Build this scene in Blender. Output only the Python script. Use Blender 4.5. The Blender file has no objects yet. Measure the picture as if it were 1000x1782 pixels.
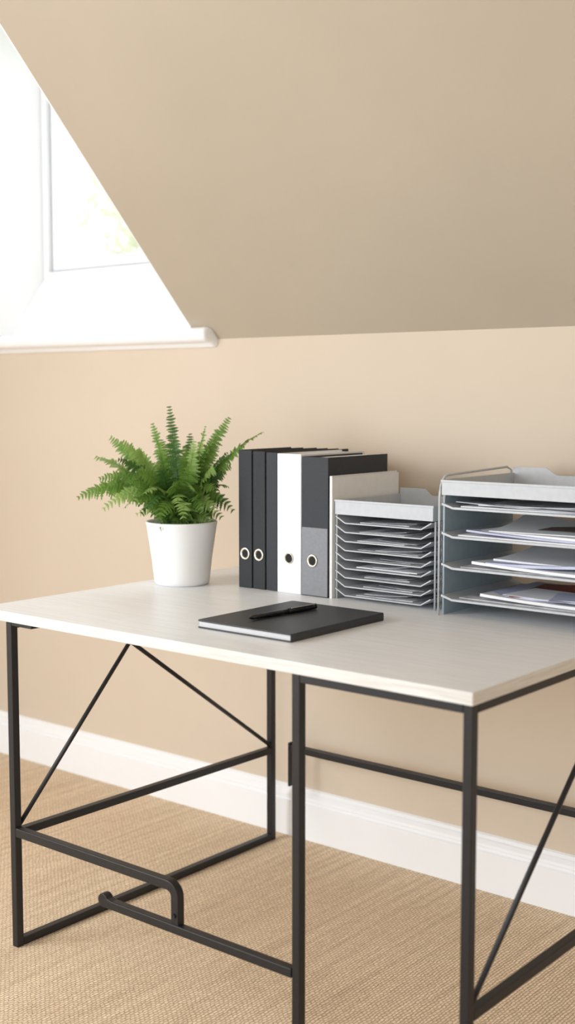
import bpy, bmesh, math, random
from mathutils import Vector, Matrix
random.seed(7)
S = bpy.context.scene
C = S.collection
PI = math.pi
ROOT = {}

# ------------------------------------------------------------------ materials
def mat(name, col, rough=0.6, metal=0.0, spec=0.5):
    m = bpy.data.materials.new(name); m.use_nodes = True
    b = m.node_tree.nodes['Principled BSDF']
    b.inputs['Base Color'].default_value = (*col, 1)
    b.inputs['Roughness'].default_value = rough
    b.inputs['Metallic'].default_value = metal
    b.inputs['Specular IOR Level'].default_value = spec
    return m
def nd(m, t): return m.node_tree.nodes.new(t)
def lk(m, a, b): m.node_tree.links.new(a, b)
def bsdf(m): return m.node_tree.nodes['Principled BSDF']
def coords(m, scale=(1,1,1), rot=(0,0,0)):
    tc = nd(m, 'ShaderNodeTexCoord'); mp = nd(m, 'ShaderNodeMapping')
    mp.inputs['Scale'].default_value = scale; mp.inputs['Rotation'].default_value = rot
    lk(m, tc.outputs['Object'], mp.inputs['Vector']); return mp.outputs['Vector']
def noisy(name, c1, c2, rough=0.6, scale=20, stretch=(1,1,1), bump=0.0, detail=4, metal=0.0, spec=0.5, bdist=0.002):
    m = mat(name, c1, rough, metal, spec)
    v = coords(m, stretch)
    n = nd(m, 'ShaderNodeTexNoise'); n.inputs['Scale'].default_value = scale; n.inputs['Detail'].default_value = detail
    lk(m, v, n.inputs['Vector'])
    r = nd(m, 'ShaderNodeValToRGB')
    r.color_ramp.elements[0].position = .3; r.color_ramp.elements[1].position = .7
    r.color_ramp.elements[0].color = (*c1, 1); r.color_ramp.elements[1].color = (*c2, 1)
    lk(m, n.outputs['Fac'], r.inputs['Fac']); lk(m, r.outputs['Color'], bsdf(m).inputs['Base Color'])
    if bump:
        b = nd(m, 'ShaderNodeBump'); b.inputs['Strength'].default_value = bump; b.inputs['Distance'].default_value = bdist
        lk(m, n.outputs['Fac'], b.inputs['Height']); lk(m, b.outputs['Normal'], bsdf(m).inputs['Normal'])
    return m

M = {}
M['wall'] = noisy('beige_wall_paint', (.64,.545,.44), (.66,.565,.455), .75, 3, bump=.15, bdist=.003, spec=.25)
M['slope'] = noisy('ceiling_paint_with_shade', (.455,.392,.310), (.48,.414,.328), .5, 2.5, bump=.2, bdist=.003, spec=.35)  # shade of the down-facing slope is mixed into this paint colour
M['white'] = noisy('white_gloss_paint', (.90,.915,.94), (.92,.935,.96), .35, 6, spec=.5)
M['dormer'] = mat('white_dormer_paint', (.88,.885,.89), .6)
M['upvc'] = mat('white_window_frame', (.81,.82,.84), .3)

m = mat('woven_sisal_carpet', (.5,.36,.22), .95, spec=.1); M['carpet'] = m
v = coords(m, (1,1,1), (0,0,PI/2))
nz = nd(m,'ShaderNodeTexNoise'); nz.inputs['Scale'].default_value = 45; nz.inputs['Detail'].default_value = 3
lk(m, v, nz.inputs['Vector'])
add = nd(m,'ShaderNodeVectorMath'); add.operation='MULTIPLY_ADD'; add.inputs[1].default_value=(.012,.010,0)
lk(m, nz.outputs['Color'], add.inputs[0]); lk(m, v, add.inputs[2])
br = nd(m,'ShaderNodeTexBrick'); br.inputs['Scale'].default_value = 1.0
br.inputs['Brick Width'].default_value=.0115; br.inputs['Row Height'].default_value=.0072
br.inputs['Mortar Size'].default_value=.0012; br.inputs['Mortar Smooth'].default_value=.9
br.inputs['Color1'].default_value=(.97,.79,.59,1); br.inputs['Color2'].default_value=(.86,.68,.49,1); br.inputs['Mortar'].default_value=(.48,.355,.235,1)
lk(m, add.outputs[0], br.inputs['Vector'])
n2 = nd(m,'ShaderNodeTexNoise'); n2.inputs['Scale'].default_value=1.0; n2.inputs['Detail'].default_value=5
v2 = coords(m, (75,2.2,1)); lk(m, v2, n2.inputs['Vector'])
r2 = nd(m,'ShaderNodeValToRGB'); r2.color_ramp.elements[0].position=.32; r2.color_ramp.elements[1].position=.62
r2.color_ramp.elements[0].color=(.87,.85,.82,1); r2.color_ramp.elements[1].color=(1.03,1.03,1.02,1)
lk(m, n2.outputs['Fac'], r2.inputs['Fac'])
mx = nd(m,'ShaderNodeMix'); mx.data_type='RGBA'; mx.blend_type='MULTIPLY'; mx.inputs[0].default_value=1
lk(m, br.outputs['Color'], mx.inputs[6]); lk(m, r2.outputs['Color'], mx.inputs[7]); lk(m, mx.outputs[2], bsdf(m).inputs['Base Color'])
bp = nd(m,'ShaderNodeBump'); bp.invert=True; bp.inputs['Strength'].default_value=.7; bp.inputs['Distance'].default_value=.004
lk(m, br.outputs['Fac'], bp.inputs['Height']); lk(m, bp.outputs['Normal'], bsdf(m).inputs['Normal'])

def wood(name, c1, c2, stretch, rough):
    m = mat(name, c1, rough, spec=.5)
    v = coords(m, stretch)
    a = nd(m,'ShaderNodeTexNoise'); a.inputs['Scale'].default_value=1; a.inputs['Detail'].default_value=8; a.inputs['Roughness'].default_value=.65; a.inputs['Distortion'].default_value=.3
    lk(m, v, a.inputs['Vector'])
    r = nd(m,'ShaderNodeValToRGB'); r.color_ramp.elements[0].position=.35; r.color_ramp.elements[1].position=.62
    r.color_ramp.elements[0].color=(*c1,1); r.color_ramp.elements[1].color=(*c2,1)
    lk(m, a.outputs['Fac'], r.inputs['Fac']); lk(m, r.outputs['Color'], bsdf(m).inputs['Base Color'])
    b = nd(m,'ShaderNodeBump'); b.inputs['Strength'].default_value=.15; b.inputs['Distance'].default_value=.001
    lk(m, a.outputs['Fac'], b.inputs['Height']); lk(m, b.outputs['Normal'], bsdf(m).inputs['Normal'])
    return m
M['top'] = wood('whitewashed_wood', (.81,.83,.855), (.92,.94,.965), (5,110,40), .33)
M['edge'] = wood('pale_wood_edge', (.60,.585,.555), (.74,.73,.71), (8,8,160), .5)
M['steel'] = noisy('black_powder_coated_steel', (.010,.010,.012), (.017,.017,.019), .42, 400, bump=.05, spec=.40)
M['pot'] = noisy('white_matt_ceramic', (.83,.835,.83), (.86,.86,.855), .5, 8, spec=.4)
M['soil'] = noisy('dark_soil', (.03,.02,.012), (.08,.05,.03), .95, 90, bump=.8, bdist=.005)
M['blackboard'] = noisy('black_binder_board', (.014,.016,.020), (.021,.023,.027), .6, 300, bump=.08, spec=.4)
M['charcoal'] = noisy('charcoal_binder_board', (.024,.027,.033), (.032,.035,.042), .6, 300, bump=.08, spec=.4)
M['whiteboard'] = noisy('white_binder_board', (.76,.77,.79), (.79,.80,.82), .55, 200, bump=.05)
M['greylabel'] = noisy('grey_spine_pocket', (.20,.205,.225), (.23,.235,.255), .5, 150)
M['folder'] = noisy('pale_document_card', (.74,.73,.715), (.78,.77,.755), .7, 50)
M['paper'] = noisy('white_paper', (.86,.87,.89), (.90,.91,.93), .8, 12, spec=.2)
M['papergrey'] = noisy('grey_printed_paper', (.36,.37,.40), (.72,.72,.74), .7, 24, (1,1,1), spec=.2)
M['paperblue'] = noisy('bluish_paper', (.50,.53,.70), (.62,.65,.80), .7, 14, spec=.2)
M['paperred'] = noisy('dark_red_printed_paper', (.20,.02,.018), (.32,.06,.04), .55, 12)
M['papershade'] = noisy('brown_shade_sheet', (.05,.035,.03), (.14,.10,.08), .55, 18)  # brown sheet standing in for shadow at the back of a shelf
M['brass'] = mat('brass_ring', (.70,.65,.54), .3, 1.0)
M['hole'] = mat('black_hole', (.008,.008,.008), .8)
M['tray'] = noisy('light_grey_tray_metal', (.49,.51,.535), (.53,.55,.575), .4, 80, spec=.5)
M['trayblue'] = noisy('blue_grey_panel', (.27,.35,.40), (.31,.395,.445), .45, 60, spec=.5)
M['cover'] = noisy('black_notebook_cover', (.020,.022,.026), (.030,.032,.037), .45, 350, bump=.12, spec=.5)
M['pages'] = noisy('notebook_pages', (.74,.74,.75), (.52,.52,.54), .8, 1, (2,2,900))
M['pen'] = mat('glossy_black_plastic', (.008,.008,.010), .22)
M['penmetal'] = mat('dark_chrome_clip', (.35,.35,.37), .25, 1.0)
M['bark'] = noisy('tree_bark', (.60,.57,.5), (.72,.68,.6), .9, 8, bump=.5)
M['lawn'] = noisy('pale_lawn', (.5,.55,.35), (.6,.65,.42), .95, 2)

def leafmat(name, c1, c2, tr):
    m = noisy(name, c1, c2, .5, 35, spec=.35)
    t = nd(m,'ShaderNodeBsdfTranslucent'); t.inputs['Color'].default_value=(*tr,1)
    mx = nd(m,'ShaderNodeMixShader'); mx.inputs[0].default_value=.30
    out = m.node_tree.nodes['Material Output']
    lk(m, bsdf(m).outputs[0], mx.inputs[1]); lk(m, t.outputs[0], mx.inputs[2]); lk(m, mx.outputs[0], out.inputs['Surface'])
    return m
FERN = [leafmat('fern_green_mid', (.10,.205,.035),(.165,.305,.06),(.24,.43,.065)),
        leafmat('fern_green_deep', (.035,.095,.02),(.075,.165,.035),(.12,.26,.045)),
        leafmat('fern_green_fresh', (.21,.35,.08),(.31,.46,.14),(.40,.58,.15))]
M['treeleaf'] = leafmat('leaves_painted_overexposed', (.58,.61,.44),(.74,.75,.60),(.85,.88,.7))  # overexposure painted as pale leaf colour, no sun reaches the tree

m = bpy.data.materials.new('window_glass'); m.use_nodes=True; M['glass']=m
nt=m.node_tree; nt.nodes.remove(nt.nodes['Principled BSDF'])
tr=nd(m,'ShaderNodeBsdfTransparent'); gl=nd(m,'ShaderNodeBsdfGlossy'); gl.inputs['Roughness'].default_value=.02
mx=nd(m,'ShaderNodeMixShader'); mx.inputs[0].default_value=.04
lk(m,tr.outputs[0],mx.inputs[1]); lk(m,gl.outputs[0],mx.inputs[2]); lk(m,mx.outputs[0],nt.nodes['Material Output'].inputs['Surface'])

# ------------------------------------------------------------------ helpers
def thing(name, label, cat, loc, group=None):
    o = bpy.data.objects.new(name, None); C.objects.link(o); o.location = loc
    o.empty_display_size = .05
    o['label']=label; o['category']=cat
    if group: o['group']=group
    ROOT[o]=Vector(loc); return o
def tag(o, label, cat, group=None):
    o['label']=label; o['category']=cat
    if group: o['group']=group
    return o
def obj(name, bm, material, parent=None, bevel=0, smooth=False, origin=None, seg=2):
    off = ROOT[parent] if parent is not None else (Vector(origin) if origin else Vector((0,0,0)))
    bmesh.ops.recalc_face_normals(bm, faces=bm.faces[:])
    if off.length: bmesh.ops.translate(bm, verts=bm.verts[:], vec=-off)
    me = bpy.data.meshes.new(name); bm.to_mesh(me); bm.free()
    mats = material if isinstance(material,(list,tuple)) else [material]
    for q in mats: me.materials.append(q)
    if smooth:
        for p in me.polygons: p.use_smooth=True
    o = bpy.data.objects.new(name, me); C.objects.link(o)
    if parent is not None: o.parent = parent; ROOT[o]=ROOT[parent]
    else: o.location = off; ROOT[o]=off
    if bevel:
        b=o.modifiers.new('bevel','BEVEL'); b.width=bevel; b.segments=seg; b.limit_method='ANGLE'; b.angle_limit=math.radians(40)
    return o
def struct(name, bm, material, **k):
    o = obj(name, bm, material, **k)
    if k.get('parent') is None: o['kind']='structure'
    return o
def box(bm, x0,x1,y0,y1,z0,z1, mi=0):
    vs=[bm.verts.new(p) for p in ((x0,y0,z0),(x1,y0,z0),(x1,y1,z0),(x0,y1,z0),(x0,y0,z1),(x1,y0,z1),(x1,y1,z1),(x0,y1,z1))]
    for f in ((0,3,2,1),(4,5,6,7),(0,1,5,4),(1,2,6,5),(2,3,7,6),(3,0,4,7)):
        q=bm.faces.new([vs[i] for i in f]); q.material_index=mi
    return vs
def B(*a):
    bm=bmesh.new(); box(bm,*a); return bm
def poly(bm, pts):
    return bm.faces.new([bm.verts.new(p) for p in pts])
def bar(bm, a, b, w, h=None, up=(0,0,1), ext=0):
    a=Vector(a); b=Vector(b); h=h or w
    d=(b-a).normalized(); a=a-d*ext; b=b+d*ext
    s=d.cross(Vector(up)).normalized(); u=s.cross(d).normalized()
    r=[]
    for p in (a,b):
        r.append([bm.verts.new(p+s*i*w/2+u*j*h/2) for i,j in ((-1,-1),(1,-1),(1,1),(-1,1))])
    bm.faces.new(r[0]); bm.faces.new(r[1][::-1])
    for i in range(4): bm.faces.new((r[0][i],r[1][i],r[1][(i+1)%4],r[0][(i+1)%4]))
def sweep(bm, pts, w, h, side):
    """square section swept along a planar path; side = normal of the plane"""
    pts=[Vector(p) for p in pts]; side=Vector(side); rings=[]
    for i,p in enumerate(pts):
        d=(pts[min(i+1,len(pts)-1)]-pts[max(i-1,0)]).normalized()
        u=side.cross(d).normalized()
        rings.append([bm.verts.new(p+side*a*w/2+u*b*h/2) for a,b in ((-1,-1),(1,-1),(1,1),(-1,1))])
    for a,b in zip(rings,rings[1:]):
        for i in range(4): bm.faces.new((a[i],b[i],b[(i+1)%4],a[(i+1)%4]))
    bm.faces.new(rings[0]); bm.faces.new(rings[-1][::-1])
def tube(bm, pts, r, n=8, radii=None):
    pts=[Vector(p) for p in pts]; rings=[]; up=Vector((0,0,1))
    for i,p in enumerate(pts):
        d=(pts[min(i+1,len(pts)-1)]-pts[max(i-1,0)]).normalized()
        ref = up if abs(d.z)<.95 else Vector((1,0,0))
        s=d.cross(ref).normalized(); u=s.cross(d)
        rr=radii[i] if radii else r
        rings.append([bm.verts.new(p+(s*math.cos(2*PI*k/n)+u*math.sin(2*PI*k/n))*rr) for k in range(n)])
    for a,b in zip(rings,rings[1:]):
        for i in range(n): bm.faces.new((a[i],b[i],b[(i+1)%n],a[(i+1)%n]))
    bm.faces.new(rings[0]); bm.faces.new(rings[-1][::-1])
def lathe(bm, prof, c, n=48, close=False):
    rings=[]
    for r,z in prof:
        rings.append([bm.verts.new((c[0]+r*math.cos(2*PI*k/n),c[1]+r*math.sin(2*PI*k/n),c[2]+z)) for k in range(n)])
    for a,b in zip(rings,rings[1:]):
        for i in range(n): bm.faces.new((a[i],b[i],b[(i+1)%n],a[(i+1)%n]))
    bm.faces.new(rings[0][::-1])
    bm.faces.new(rings[-1])
def prism_y(bm, pts, y0, y1):
    """closed outline in XZ extruded in Y"""
    a=[bm.verts.new((x,y0,z)) for x,z in pts]; b=[bm.verts.new((x,y1,z)) for x,z in pts]
    bm.faces.new(a); bm.faces.new(b[::-1]); n=len(pts)
    for i in range(n): bm.faces.new((a[i],b[i],b[(i+1)%n],a[(i+1)%n]))
def prism_x(bm, pts, x0, x1):
    a=[bm.verts.new((x0,y,z)) for y,z in pts]; b=[bm.verts.new((x1,y,z)) for y,z in pts]
    bm.faces.new(a); bm.faces.new(b[::-1]); n=len(pts)
    for i in range(n): bm.faces.new((a[i],b[i],b[(i+1)%n],a[(i+1)%n]))
def prism_z(bm, pts, z0, z1):
    a=[bm.verts.new((x,y,z0)) for x,y in pts]; b=[bm.verts.new((x,y,z1)) for x,y in pts]
    bm.faces.new(a); bm.faces.new(b[::-1]); n=len(pts)
    for i in range(n): bm.faces.new((a[i],b[i],b[(i+1)%n],a[(i+1)%n]))

# ------------------------------------------------------------------ setting
WY=2.645; XL,XR=-3.50,1.3; YB=-1.6; KZ=1.37; CZ=2.40; SL=1.069
YC=WY-(CZ-KZ)/SL; DL,DR=-3.348,-2.508; DY=2.78; DZ=1.592
struct('floor', B(XL,XR,YB,WY,-.03,0), M['carpet'])
struct('wall_back', B(XL,XR,WY,WY+.06,0,KZ), M['wall'])
struct('wall_left', B(XL-.06,XL,0.2,WY,0,CZ), M['wall'])
struct('wall_right', B(XR,XR+.06,YB,WY,0,CZ), M['wall'])
def slope(x0,x1):
    bm=bmesh.new(); n=Vector((0,SL,1)).normalized()*.05
    prism_x(bm, [(WY,KZ),(YC,CZ),(YC+n.y,CZ+n.z),(WY+n.y,KZ+n.z)], x0,x1); return bm
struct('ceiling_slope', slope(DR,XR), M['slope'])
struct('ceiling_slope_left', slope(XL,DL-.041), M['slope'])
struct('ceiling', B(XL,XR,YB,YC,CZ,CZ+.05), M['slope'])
bm=bmesh.new(); FY=2.57
prism_x(bm, [(FY,1.4025),(DY+.06,1.4025),(DY+.06,CZ),(YC,CZ),(FY-.0,KZ+(WY-FY)*SL)], DL-.04,DL)
struct('wall_dormer_left',bm,M['dormer'])
bm=bmesh.new()
prism_x(bm, [(WY,KZ),(DY+.06,KZ),(DY+.06,CZ),(YC,CZ)], DR-.004,DR)
struct('wall_dormer_right',bm,M['dormer'])
struct('ceiling_dormer', B(DL,DR,YC,DY+.06,CZ,CZ+.05), M['dormer'])
bm=bmesh.new(); prism_x(bm, [(WY,1.385),(WY,1.402),(DY,DZ),(DY+.06,DZ),(DY+.06,1.385)], DL,DR-.004)
struct('trim_2', bm, M['dormer'])
bm=bmesh.new()   # sill with rounded nose
pts=[(WY+.01,1.403),(2.610,1.403)]
for k in range(9):
    a=PI/2+PI*k/8; pts.append((2.608+.021*math.cos(a), 1.382+.021*math.sin(a)))
pts+=[(2.620,1.358),(2.632,1.348),(WY,1.346),(WY+.01,1.346)]
prism_x(bm, pts, -3.495,-2.435)
struct('trim_1', bm, M['white'], bevel=.010, smooth=False, seg=4)
# skirting
bm=bmesh.new()
prof=[(0,0),(-.018,0),(-.018,.098),(-.0130,.101),(-.0130,.108),(-.0180,.111),(-.0165,.118),(-.010,.126),(-.0055,.129),(-.0055,.137),(0,.140)]
prism_x(bm, [(WY+y,z) for y,z in prof], XL+.0,XR)
struct('baseboard_back', bm, M['white'])
bm=bmesh.new(); prism_y(bm, [(XL-y,z) for y,z in prof], .2, WY-.018)
struct('baseboard_left', bm, M['white'])

# window
w=thing('window_1','','',(DL,DY,DZ)); del w['label']; del w['category']; w['kind']='structure'
def frame(bm,x0,x1,z0,z1,y0,y1,t):
    box(bm,x0,x0+t,y0,y1,z0,z1); box(bm,x1-t,x1,y0,y1,z0,z1)
    box(bm,x0+t,x1-t,y0,y1,z0,z0+t); box(bm,x0+t,x1-t,y0,y1,z1-t,z1)
bm=bmesh.new(); frame(bm,DL,DR-.006,DZ,CZ,DY,DY+.06,.026); obj('window_frame',bm,M['upvc'],w,bevel=.003)
bm=bmesh.new(); frame(bm,DL+.030,DR-.036,DZ+.030,CZ-.030,DY+.016,DY+.05,.034); obj('sash',bm,M['upvc'],w,bevel=.004)
obj('pane', B(DL+.060,DR-.066,DY+.028,DY+.032,DZ+.060,CZ-.060), M['glass'], w)

# outdoors
struct('lawn', B(-20,6,4.5,26,-3.0,-2.95), M['lawn'])
t=thing('tree','leafy tree painted in overexposed pale tones outside the dormer window','tree',(-6.6,6.2,-2.95))
bm=bmesh.new(); tube(bm,[(-6.6,6.2,-2.95),(-6.58,6.2,-.5),(-6.62,6.2,1.2),(-6.6,6.15,2.2)],.1,10,[.14,.11,.07,.02])
obj('trunk',bm,M['bark'],t,smooth=True)
bm=bmesh.new()
for c in ((-6.65,6.15,2.45,.26),(-6.85,6.3,2.75,.18),(-6.5,6.2,1.95,.4),(-6.45,6.2,2.25,.2)):
    for k in range(60):
        d=Vector([random.gauss(0,1) for _ in range(3)]).normalized()*c[3]*random.random()**.4
        p=Vector(c[:3])+d; a=Vector([random.gauss(0,1) for _ in range(3)]).normalized(); b=a.orthogonal().normalized()
        s=random.uniform(.03,.06)
        poly(bm,[p-a*s,p+b*s*.5,p+a*s,p-b*s*.5])
obj('foliage',bm,M['treeleaf'],t)

# ------------------------------------------------------------------ desk
TZ=.75; TB=.728; TX0,TX1,TY0,TY1=-2.275,-1.016,1.690,2.605
LW=.018; LXL,LXC,LXR=-2.176,-1.378,-1.027; LY0,LY1=1.703,2.570
desk=thing('desk','whitewashed wood desk with a black square steel tube frame','desk',(-1.64,2.15,0))
bm=B(TX0,TX1,TY0,TY1,TB,TZ)
for f in bm.faces:
    bm.normal_update()
    f.material_index = 0 if abs(f.normal.z)>.5 else 1
obj('tabletop',bm,[M['top'],M['edge']],desk,bevel=.0018)
def leg(x,y,z1=TB): obj('leg', B(x-LW/2,x+LW/2,y-LW/2,y+LW/2,0,z1), M['steel'], desk, bevel=.002)
for x,y in ((LXL,LY0),(LXL,LY1),(LXC,LY0),(LXR,LY0),(LXR,LY1)): leg(x,y)
def rail(a,b,w=LW,h=LW,name='rail',ext=-LW/2):
    bm=bmesh.new(); bar(bm,a,b,w,h,ext=ext); obj(name,bm,M['steel'],desk,bevel=.0018)
ZT=TB-.0075
rail((LXC,LY0,ZT),(LXR,LY0,ZT),h=.015,name='top_rail')
rail((LXR,LY0,ZT),(LXR,LY1,ZT),h=.015,name='top_rail')
rail((LXL,LY0,ZT),(LXL,LY1,ZT),h=.015,name='top_rail')
rail((LXL,LY1,ZT),(LXR,LY1,ZT),h=.015,name='top_rail')
rail((LXL,LY0,.258),(LXL,LY1,.252))
rail((LXR,LY0,.210),(LXR,LY1,.218))
rail((LXL,LY0,.010),(LXL,LY1,.010),name='floor_rail')
rail((LXR,LY0,.010),(LXR,LY1,.010),name='floor_rail')
rail((-2.112,LY1,.270),(LXR,LY1,.270))
obj('end_bracket', B(-2.110,-2.104,LY1-.009,LY1+.009,.165,.285), M['steel'], desk, bevel=.001)
obj('mounting_bracket', B(LXL+LW/2,LXL+.075,LY0-.008,LY0+.03,TB-.008,TB), M['steel'], desk, bevel=.001)
def brace(a,b):
    bm=bmesh.new(); tube(bm,[a,b],.0052,10); obj('brace',bm,M['steel'],desk,smooth=True)
brace((LXL,LY0+.008,.272),(LXL,2.132,TB-.012))
brace((LXL+.003,LY1-.008,.266),(LXL+.003,1.930,TB-.012))
brace((LXR,LY0+.008,.222),(LXR,2.275,TB-.012))
brace((LXR+.003,LY1-.008,.228),(LXR+.003,2.09,TB-.012))
# front foot rail : upper bar bending down on to the lower bar
br_=.022
pts=[(LXL+LW/2,LY0,.262),(-1.682-br_,LY0,.262)]
for k in range(1,9):
    a=PI/2-PI/2*k/8; pts.append((-1.682-br_+br_*math.cos(a),LY0,.262-br_+br_*math.sin(a)))
pts.append((-1.682,LY0,.178))
bm=bmesh.new(); sweep(bm,pts,LW,.020,(0,1,0)); obj('foot_rail',bm,M['steel'],desk,bevel=.002)
bm=bmesh.new()
zl=.178; xe=-1.886; hw=LW/2
ot=[(LXC-hw,zl-hw),(LXC-hw,zl+hw),(xe+.026,zl+hw),(xe+.017,zl+hw+.002)]
for k in range(0,13):
    a=math.radians(25+ (270-25)*k/12); ot.append((xe+.0145*math.cos(a), zl+.0055+.0145*math.sin(a)))
y0_,y1_=LY0-hw-.002,LY0+hw-.002
prism_y(bm,ot,y0_,y1_); obj('foot_rail',bm,M['steel'],desk,bevel=.002)
bm=bmesh.new(); tube(bm,[(-1.682,LY0-.009,.205),(-1.682,LY0-.0125,.205)],.0045,12); obj('bolt',bm,M['steel'],desk)

# ------------------------------------------------------------------ fern
PC=Vector((-2.171,2.224,TZ))
fern=thing('potted_fern','bushy green fern in a white tapered ceramic pot','plant',PC)
bm=bmesh.new()
prof=[(.0,.0),(.062,0),(.0665,.003),(.0685,.010),(.0700,.022),(.0698,.024),(.0718,.038),(.0716,.040),(.0735,.054),(.0733,.056),(.0865,.146),(.088,.150),(.088,.154),(.086,.156),(.083,.154),(.080,.140),(.076,.120),(0,.118)]
lathe(bm,prof[1:-1],PC,64)
obj('pot',bm,M['pot'],fern,smooth=True)
bm=bmesh.new(); lathe(bm,[(.075,.122),(.077,.136),(.05,.141),(.02,.143)],PC,32); obj('soil',bm,M['soil'],fern,smooth=True)
CR=Vector((.772,.636,0)); CF=Vector((-.636,.772,0))
def frond(P0,P1,P2,wmax,n,mt):
    bm=bmesh.new()
    def bz(t): return P0*(1-t)**2+P1*2*t*(1-t)+P2*t*t
    def tg(t): return ((P1-P0)*(1-t)+(P2-P1)*t).normalized()
    N=14
    tube(bm,[bz(i/N) for i in range(N+1)],.001,5,[.0015*(1-.75*i/N) for i in range(N+1)])
    hint=Vector((random.uniform(-.6,.6),random.uniform(-.6,.6),.5))-CF*random.uniform(.1,1.1)
    for i in range(n):
        t=.10+.89*(i/(n-1)); p=bz(t); d=tg(t)
        s=d.cross(hint)
        if s.length<.3: s=d.cross(hint+CR*.6)
        s.normalize(); up=s.cross(d).normalized()
        L=wmax*min(1,(t-.02)/.22)**.7*max(.0,(1.04-t))**.5
        if L<.004: L=.004
        for sg in (-1,1):
            Lj=L*random.uniform(.8,1.15)
            dr=(s*sg*.90+d*random.uniform(.22,.52)+up*random.uniform(-.25,.32)).normalized()
            wd=dr.cross(up).normalized()
            Kn=10; rows=[]
            droop=random.uniform(.1,.4)
            for k in range(Kn+1):
                q=k/Kn; c=p+dr*Lj*q-Vector((0,0,1))*droop*Lj*q*q
                ww=Lj*.22*(1-q**1.9)*(1.35 if k%2==1 else .57)+.0003
                if k==0: ww=Lj*.08
                sh=dr*(Lj*.038 if k%2==1 else 0)
                pts3=[c-wd*ww-up*ww*.25+sh,c,c+wd*ww-up*ww*.25+sh]
                rows.append(tuple(bm.verts.new(x) for x in pts3))
            for a,b in zip(rows,rows[1:]):
                bm.faces.new((a[0],a[1],b[1],b[0])); bm.faces.new((a[1],a[2],b[2],b[1]))
    for vv in bm.verts:   # leaves resting against the first binder stay clear of it
        if vv.co.x>-2.030: vv.co.x=-2.030
    obj('frond',bm,mt,fern)
K=.00141
crown=PC+Vector((0,0,.135))
# (tip offset right, tip up from rim, depth offset m, arch)
spec=[(-178,42,-.02,.13),(-150,112,.02,.08),(-125,145,.03,.06),(-98,140,-.03,.05),(-50,170,.02,.03),(-20,200,.0,.02),(8,130,-.04,.02),
      (42,165,.02,.03),(84,180,.02,.05),(142,154,.05,.09),(108,130,-.0,.07),(90,18,-.0,.12),(82,60,-.0,.09),(84,95,.04,.07),
      (-120,55,.08,.12),(-130,25,-.06,.13),(-90,30,-.10,.12),(-60,20,-.11,.12),(-30,12,-.12,.12),(10,15,-.12,.11),(40,22,-.10,.11),
      (62,20,-.06,.11),(-70,90,-.09,.08),(-30,95,-.10,.07),(20,100,-.10,.06),(60,95,-.05,.07),(-100,85,.0,.08),(60,130,.05,.04),
      (-40,140,.08,.03),(10,150,.10,.03),(50,75,.08,.08),(-80,60,.15,.10),(0,60,.15,.10),(-75,125,-.01,.04),(30,120,.0,.03),
      (-105,110,-.04,.07),(-85,70,-.06,.10),(-55,55,-.10,.10),(-15,60,-.12,.10),(25,62,-.11,.10),(60,60,-.06,.09),(80,120,-.0,.06),
      (-140,75,-.02,.11),(-110,45,-.03,.12),(62,150,-.0,.04),(24,140,-.03,.03),(-75,40,-.08,.11),(-45,35,-.11,.11),(70,40,-.02,.10),(0,40,-.12,.10)]
for i,(r,h,dp,ar) in enumerate(spec):
    P0=crown+Vector((random.uniform(-.02,.02),random.uniform(-.02,.02),0))
    P2=PC+Vector((0,0,.155))+CR*r*K+CF*dp+Vector((0,0,h*K))
    while P2.x>-2.045: P2+=CF*.01
    P1=P0.lerp(P2,.42)+Vector((0,0,ar))
    Ln=(P2-P0).length
    frond(P0,P1,P2,random.uniform(.034,.046),max(16,int(Ln/.0082)),FERN[[0,2,0,2,0,1][i%6]])
for i in range(46):
    a=random.uniform(0,2*PI); rr=random.uniform(.04,.125); h=random.uniform(-.02,.115)
    P0=crown+Vector((random.uniform(-.03,.03),random.uniform(-.03,.03),0))
    P2=PC+Vector((rr*math.cos(a),rr*math.sin(a),.165+h))
    P1=P0.lerp(P2,.4)+Vector((0,0,.07))
    frond(P0,P1,P2,random.uniform(.030,.042),max(13,int((P2-P0).length/.0085)),FERN[[1,0,0,2][i%4]])

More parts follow.
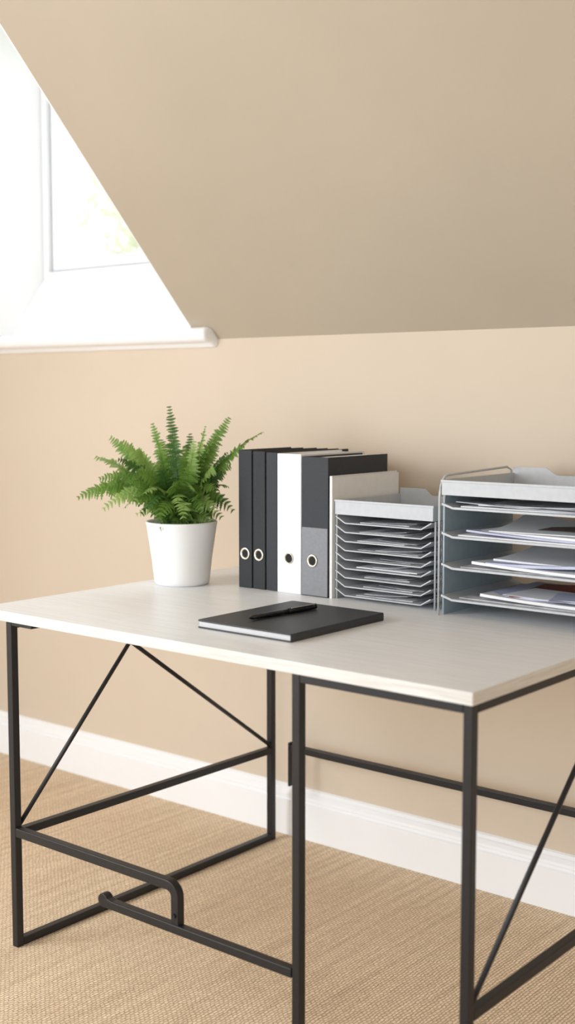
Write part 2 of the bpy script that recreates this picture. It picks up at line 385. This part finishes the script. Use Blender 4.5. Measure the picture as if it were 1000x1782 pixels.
# ------------------------------------------------------------------ binders
def binder(x0,x1,y0,y1,h,mt,label,ring,page_mat='paper',pocket=False,extra=.0,dark=.62):
    z0=TZ; z1=TZ+h; t=.0026
    b=thing('ring_binder',label,'binder',((x0+x1)/2,(y0+y1)/2,z0),'binders standing in a row on the desk')
    obj('cover',B(x0,x0+t,y0+.002,y1,z0,z1),mt,b,bevel=.0008)
    obj('cover',B(x1-t,x1,y0+.002,y1,z0,z1),mt,b,bevel=.0008)
    obj('spine',B(x0+.0002,x1-.0002,y0,y0+.0028,z0,z1),mt,b,bevel=.0012)
    obj('paper_block',B(x0+t+.001,x1-t-.002,y0+.012,y1-.008,z0+.006,z1-.004),M[page_mat],b,bevel=.001)
    if pocket: obj('spine_pocket',B(x0+.001,x1-.001,y0-.0012,y0,z0+.002,z0+.160),M['greylabel'],b,bevel=.0005)
    if ring:
        cx,cz,R=(x0+x1)/2+extra,z0+.083,ring
        yy=y0-(.0014 if pocket else .0003)
        bm=bmesh.new(); n=32
        pr=[(R,0),(R,-.0016),(R*.92,-.0024),(R*dark+.0006,-.0022),(R*dark-.0004,0)]
        rings=[[bm.verts.new((cx+r*math.cos(2*PI*k/n),yy+d,cz+r*math.sin(2*PI*k/n))) for k in range(n)] for r,d in pr]
        for a,c in zip(rings,rings[1:]):
            for k in range(n): bm.faces.new((a[k],c[k],c[(k+1)%n],a[(k+1)%n]))
        obj('finger_ring',bm,M['brass'],b,smooth=True)
        bm=bmesh.new(); bm.faces.new([bm.verts.new((cx+R*dark*math.cos(2*PI*k/n),yy-.0004,cz+R*dark*math.sin(2*PI*k/n))) for k in range(n)])
        obj('finger_hole',bm,M['hole'],b)
BY=2.272
binder(-2.026,-1.984,BY,2.470,.333,M['blackboard'],'slim black ring binder with brass finger ring, beside the fern',.0150,extra=0)
binder(-1.982,-1.944,BY+.002,2.518,.331,M['blackboard'],'slim black ring binder with brass finger ring, between two black binders',.0150)
binder(-1.942,-1.908,BY+.004,2.556,.329,M['charcoal'],'narrow charcoal binder without a finger ring, beside the white binder',0)
binder(-1.905,-1.833,BY+.001,2.522,.328,M['whiteboard'],'wide white ring binder with a round finger hole',.0130,extra=0,dark=.8)
binder(-1.830,-1.753,BY,2.506,.323,M['charcoal'],'wide black ring binder with grey pocket on its lower spine',.0150,pocket=True,extra=-.006,dark=.68)
bm=bmesh.new(); box(bm,-1.7505,-1.7490,2.276,2.54,TZ,TZ+.281); box(bm,-1.7450,-1.7435,2.276,2.54,TZ,TZ+.278); box(bm,-1.7505,-1.7435,2.2745,2.276,TZ,TZ+.281)
box(bm,-1.7489,-1.7451,2.28,2.53,TZ+.001,TZ+.272)
tag(obj('document_folder',bm,M['folder'],origin=(-1.747,2.41,TZ)),'pale upright document folder between grey pocketed binder and slim trays','folder')

# ------------------------------------------------------------------ paper
def slab(bm, cx,cy,z,w,d,th,rot=0,curl=0,corner=(1,1),mi=0,wave=0):
    nx,ny=10,8; top=[];bot=[]
    c,s=math.cos(rot),math.sin(rot)
    for j in range(ny+1):
        rt=[];rb=[]
        for i in range(nx+1):
            u=i/nx-.5; v_=j/ny-.5
            x=u*w; y=v_*d
            q=max(0,(u*corner[0]+v_*corner[1]))
            dz=curl*q*q*2+wave*(.5+.5*math.sin(u*9+1.3*rot*40))
            X=cx+x*c-y*s; Y=cy+x*s+y*c
            rt.append(bm.verts.new((X,Y,z+th+dz))); rb.append(bm.verts.new((X,Y,z+dz)))
        top.append(rt); bot.append(rb)
    fs=[]
    for j in range(ny):
        for i in range(nx):
            fs.append(bm.faces.new((top[j][i],top[j][i+1],top[j+1][i+1],top[j+1][i])))
            fs.append(bm.faces.new((bot[j][i],bot[j+1][i],bot[j+1][i+1],bot[j][i+1])))
    for i in range(nx):
        fs.append(bm.faces.new((top[0][i],bot[0][i],bot[0][i+1],top[0][i+1])))
        fs.append(bm.faces.new((top[ny][i],top[ny][i+1],bot[ny][i+1],bot[ny][i])))
    for j in range(ny):
        fs.append(bm.faces.new((top[j][0],top[j+1][0],bot[j+1][0],bot[j][0])))
        fs.append(bm.faces.new((top[j][nx],bot[j][nx],bot[j+1][nx],top[j+1][nx])))
    for f in fs: f.material_index=mi

# ------------------------------------------------------------------ slim tray tower
AX0,AX1,AY0,AY1=-1.741,-1.476,2.284,2.545
ta=thing('letter_tray_tower','light grey tower of many slim trays beside the binders','letter tray',((AX0+AX1)/2,(AY0+AY1)/2,TZ))
obj('side_panel',B(AX0,AX0+.002,AY0+.004,AY1,TZ,.9435),M['tray'],ta,bevel=.0006)
for x,y,r in ((AX1+.001,AY0+.006,.0022),(AX1+.001,AY1-.01,.0022),(AX0+.004,AY0+.001,.0022)):
    bm=bmesh.new(); tube(bm,[(x,y,TZ),(x,y,.9435)],r,8); obj('wire_post',bm,M['tray'],ta,smooth=True)
bm=bmesh.new()
xm=AX1+.001
for k in range(1,20):
    y=AY0+.006+(AY1-.016-AY0)*k/20; bar(bm,(xm,y,TZ+.002),(xm,y,.9435),.0012,.0012,up=(0,1,0))
for k in range(0,14):
    z=TZ+.003+.0145*k; bar(bm,(xm,AY0+.006,z),(xm,AY1-.01,z),.0012,.0012)
obj('mesh_side',bm,M['tray'],ta)
NT=9
ordn=['bottom','second lowest','third lowest','fourth lowest','middle','fourth highest','third highest','second highest','highest']
for k in range(NT):
    z=.760+k*.0207
    ot=[(AX0+.003,z+.015),(AX0+.030,z),(AX1-.030,z),(AX1-.004,z+.015)]
    pts=ot+[(x,zz-.0012) for x,zz in ot[::-1]]
    bm=bmesh.new(); prism_y(bm,pts,AY0-.002,AY1)
    for (xa,za),(xb,zb) in zip(ot,ot[1:]): bar(bm,(xa,AY0-.002,za-.0006),(xb,AY0-.002,zb-.0006),.003,.0026)
    obj('tray',bm,M['tray'],ta)
    bm=bmesh.new()
    n=random.choice([1,1,2]); zz=z+.0004
    for q in range(n):
        th=random.choice([.0008,.0012,.0020])
        mi=random.choice([0,1,1,2]) if q<n-1 else random.choice([0,0,1,1])
        slab(bm,(AX0+AX1)/2+random.uniform(-.014,.014),(AY0+AY1)/2+random.uniform(-.004,.008),zz,random.uniform(.12,.170),.235,th,random.uniform(-.05,.05),0,mi=mi)
        zz+=th+.0002
    slab(bm,(AX0+AX1)/2+random.uniform(-.03,.03),(AY0+AY1)/2+.004,zz,random.uniform(.08,.125),.220,.0008,random.uniform(-.12,.12),random.uniform(.001,.004),(random.choice([-1,1]),-1),random.choice([0,1]))
    tag(obj('paper_stack',bm,[M['paper'],M['papergrey'],M['paperblue']],origin=((AX0+AX1)/2,AY0+.13,z)),
        'loose papers in the %s slim tray of the narrow tray tower'%ordn[k],'papers','papers filed in the slim tray tower')
bm=bmesh.new()
box(bm,AX0,AX1,AY0-.003,AY0,.944,.976)
box(bm,AX0,AX0+.002,AY0,AY1-.002,.944,.976)
box(bm,AX1-.002,AX1,AY0,AY1-.002,.944,.976)
box(bm,AX0+.002,AX1-.002,AY0,AY1-.002,.944,.946)
prism_y(bm,[(AX0,.944),(AX1,.944),(AX1,.974),(-1.650,.974),(-1.668,.990),(AX0,.990)],AY1-.002,AY1)
box(bm,AX0-.002,AX1+.002,AY0-.0045,AY0-.003,.973,.978)
obj('top_tray',bm,M['tray'],ta,bevel=.0006)

# ------------------------------------------------------------------ large tray organiser
GX0,GX1,GY0,GY1=-1.436,-1.066,2.250,2.550
tb=thing('letter_tray_organiser','wide pale grey organiser with four deep paper shelves at desk end','letter tray',((GX0+GX1)/2,(GY0+GY1)/2,TZ))
for x in (GX0,GX1-.002):
    bm=bmesh.new()
    prism_x(bm,[(GY0+.012,TZ),(GY1,TZ),(GY1,1.038),(GY0+.030,1.038),(GY0+.012,1.00)],x,x+.002)
    obj('side_panel',bm,M['trayblue'],tb)
for x in (GX0-.004,GX1+.004):
    bm=bmesh.new()
    pts=[(x,GY0,TZ),(x,GY0,1.0)]
    for k in range(1,7):
        a=PI-PI/2*k/6; pts.append((x,GY0+.03+.03*math.cos(a),1.0+.046*math.sin(a)))
    pts+=[(x,GY1-.02,1.052),(x,GY1,1.044),(x,GY1,TZ)]
    tube(bm,pts,.0026,8); obj('wire_frame',bm,M['tray'],tb,smooth=True)
    bm=bmesh.new(); tube(bm,[(x,GY0+.018,TZ),(x,GY0+.018,1.040)],.0020,8)
    obj('wire_post',bm,M['tray'],tb,smooth=True)
shelves=[.786,.853,.919,.980]
for z in shelves:
    ot=[(GX0+.003,z+.008),(GX0+.030,z),(GX1-.030,z),(GX1-.003,z+.008)]
    bm=bmesh.new(); prism_y(bm,ot+[(x,zz-.0016) for x,zz in ot[::-1]],GY0+.001,GY1)
    for (xa,za),(xb,zb) in zip(ot,ot[1:]): bar(bm,(xa,GY0,za-.001),(xb,GY0,zb-.001),.004,.0045)
    obj('tray',bm,M['tray'],tb)
bm=bmesh.new()
box(bm,GX0+.003,GX1-.003,GY0-.003,GY0,1.006,1.036)
box(bm,GX0+.003,GX0+.005,GY0,GY1-.002,1.006,1.038)
box(bm,GX1-.005,GX1-.003,GY0,GY1-.002,1.006,1.038)
box(bm,GX0+.005,GX1-.005,GY0,GY1-.002,1.006,1.008)
prism_y(bm,[(GX0+.003,1.006),(GX1-.003,1.006),(GX1-.003,1.036),(-1.325,1.036),(-1.350,1.052),(GX0+.003,1.052)],GY1-.002,GY1)
box(bm,GX0+.001,GX1-.001,GY0-.005,GY0-.003,1.033,1.038)
obj('top_tray',bm,M['tray'],tb,bevel=.0006)
pm=[M['paper'],M['papergrey'],M['paperblue'],M['paperred'],M['papershade']]
def pile(z,items,label):
    bm=bmesh.new(); zz=z+.0003
    for (dx,dy,w,d,th,rot,curl,cor,mi) in items:
        slab(bm,(GX0+GX1)/2+dx,(GY0+GY1)/2+dy,zz,w,d,th,rot,curl,cor,mi); zz+=th+.0003
    tag(obj('paper_stack',bm,pm,origin=(-1.25,2.40,z)),label,'papers','paper piles in the wide organiser')
pile(shelves[3],[(.0,-.005,.30,.25,.003,.02,.0,(1,1),0),(-.015,-.015,.29,.23,.002,-.05,.003,(-1,-1),1),(.02,-.01,.27,.22,.0015,.06,.003,(1,-1),0),(.04,-.02,.22,.2,.001,-.1,.0,(1,1),1)],
     'low pile of printed papers on the top shelf of the wide organiser')
pile(shelves[2],[(.0,-.012,.30,.25,.003,-.03,.0,(1,1),0),(.005,-.012,.28,.24,.004,.03,.004,(-1,-1),2),(.02,-.01,.27,.22,.005,-.06,.006,(1,1),0),(.02,.0,.24,.21,.002,.10,.012,(-1,1),0),(.07,.03,.17,.15,.001,.05,.010,(1,1),4)],
     'curling white papers under the low printed pile on wide organiser')
pile(shelves[1],[(-.0,-.004,.30,.25,.002,.03,.0,(1,1),1),(.015,-.015,.27,.23,.006,-.05,.003,(-1,-1),0),(.03,-.01,.25,.22,.006,.04,.006,(1,-1),2),(.035,.0,.24,.2,.004,-.08,.012,(-1,1),0)],
     'thick white and bluish paper pile, second from the bottom in organiser')
pile(shelves[0],[(-.0,-.004,.30,.25,.002,-.03,.0,(1,1),1),(.02,-.015,.25,.22,.006,.05,.004,(-1,-1),0),(.02,-.0,.25,.22,.004,-.05,.004,(1,-1),2),(.045,.0,.20,.20,.0015,.12,.018,(.8,.8),3),(.035,-.055,.18,.12,.0008,-.10,.0,(-1,-1),0),(.09,-.065,.10,.12,.0008,.3,.0,(-1,-1),2)],
     'messy paper pile with a dark red sheet, lowest in the organiser')

# ------------------------------------------------------------------ notebook and pen
NX0,NX1,NY0,NY1=-1.734,-1.490,1.817,2.121
nb=thing('notebook','closed black hardcover notebook lying flat on the desk','notebook',((NX0+NX1)/2,(NY0+NY1)/2,TZ))
def rounded(x0,x1,y0,y1,r,rr):
    pts=[]
    for cx,cy,a0,q in ((x0+r,y1-r,90,r),(x0+r,y0+r,180,r),(x1-rr,y0+rr,270,rr),(x1-rr,y1-rr,0,rr)):
        for k in range(7):
            a=math.radians(a0+90*k/6); pts.append((cx+q*math.cos(a),cy+q*math.sin(a)))
    return pts
NH=.0164
for z0,z1 in ((TZ+NH-.003,TZ+NH),(TZ,TZ+.0026)):
    bm=bmesh.new(); prism_z(bm,rounded(NX0,NX1,NY0,NY1,.008,.003),z0,z1)
    obj('cover',bm,M['cover'],nb,bevel=.0009,seg=3)
obj('spine',B(NX1-.0025,NX1+.0006,NY0+.001,NY1-.001,TZ+.0008,TZ+NH-.001),M['cover'],nb,bevel=.0012)
obj('page_block',B(NX0+.004,NX1-.0028,NY0+.004,NY1-.004,TZ+.0027,TZ+NH-.0031),M['pages'],nb)
pr=.0058; zp=TZ+NH+pr
A=Vector((-1.643,1.876,zp)); Bp=Vector((-1.627,2.066,zp)); d=(Bp-A).normalized()
pen=thing('pen','glossy black pen resting on the black notebook','pen',(A.x,A.y,TZ+NH))
def seg(name,a,b,rads,m_):
    bm=bmesh.new(); n=len(rads); tube(bm,[A+d*(a+(b-a)*i/(n-1)) for i in range(n)],.005,20,rads); obj(name,bm,m_,pen,smooth=True)
Lp=(Bp-A).length
seg('tip',-.004,.006,[.0008,.0022,.0034,.0046],M['pen'])
seg('barrel',.006,Lp*.56,[.0046,.0054,.0056,.0056,.0056],M['pen'])
seg('cap',Lp*.56,Lp,[.0058,.0058,.0058,.0058,.0056,.0052],M['pen'])
bm=bmesh.new(); up=Vector((0,0,1)); sd=d.cross(up)
cs=(up*.8+sd*.6).normalized()
c0=A+d*(Lp*.60)+cs*.0072; c1=A+d*(Lp-.003)+cs*.0082
bar(bm,c0,c1,.0032,.0016,up=cs); bar(bm,c1-cs*.0015-d*.003,c1-cs*.0015,.0032,.005,up=cs)
obj('clip',bm,M['penmetal'],pen,bevel=.0005)

# ------------------------------------------------------------------ light
wd=bpy.data.worlds.new('world'); S.world=wd; wd.use_nodes=True
bg=wd.node_tree.nodes['Background']; bg.inputs[0].default_value=(.94,.975,1.0,1); bg.inputs[1].default_value=1.75
def area(name,loc,target,sx,sy,power,col):
    l=bpy.data.lights.new(name,'AREA'); l.shape='RECTANGLE'; l.size=sx; l.size_y=sy; l.energy=power; l.color=col
    o=bpy.data.objects.new(name,l); C.objects.link(o); o.location=loc
    o.rotation_euler=(Vector(target)-Vector(loc)).to_track_quat('-Z','Y').to_euler()
area('window_light',(-3.2,3.6,2.6),(-2.6,2.3,1.2),1.6,1.2,42,(.95,.98,1))
area('left_light',(-3.35,.1,1.4),(-1.4,2.3,.4),1.3,1.4,62,(.92,.96,1))
area('room_fill',(.2,-1.4,1.3),(-1.4,2.4,.2),2.2,1.4,24,(.94,.97,1))  # added fill from behind the camera, not a lamp of the room

# ------------------------------------------------------------------ camera
cam=bpy.data.cameras.new('camera'); co=bpy.data.objects.new('camera',cam); C.objects.link(co)
co.location=(0,0,1.22); co.rotation_euler=(math.radians(90-5.4),0,math.radians(39.5))
cam.sensor_fit='VERTICAL'; cam.sensor_height=36; cam.lens=2200/1782*36
cam.dof.use_dof=True; cam.dof.focus_distance=2.75; cam.dof.aperture_fstop=2.6
S.camera=co
S.view_settings.view_transform='Standard'; S.view_settings.look='None'; S.view_settings.exposure=0; S.view_settings.gamma=1
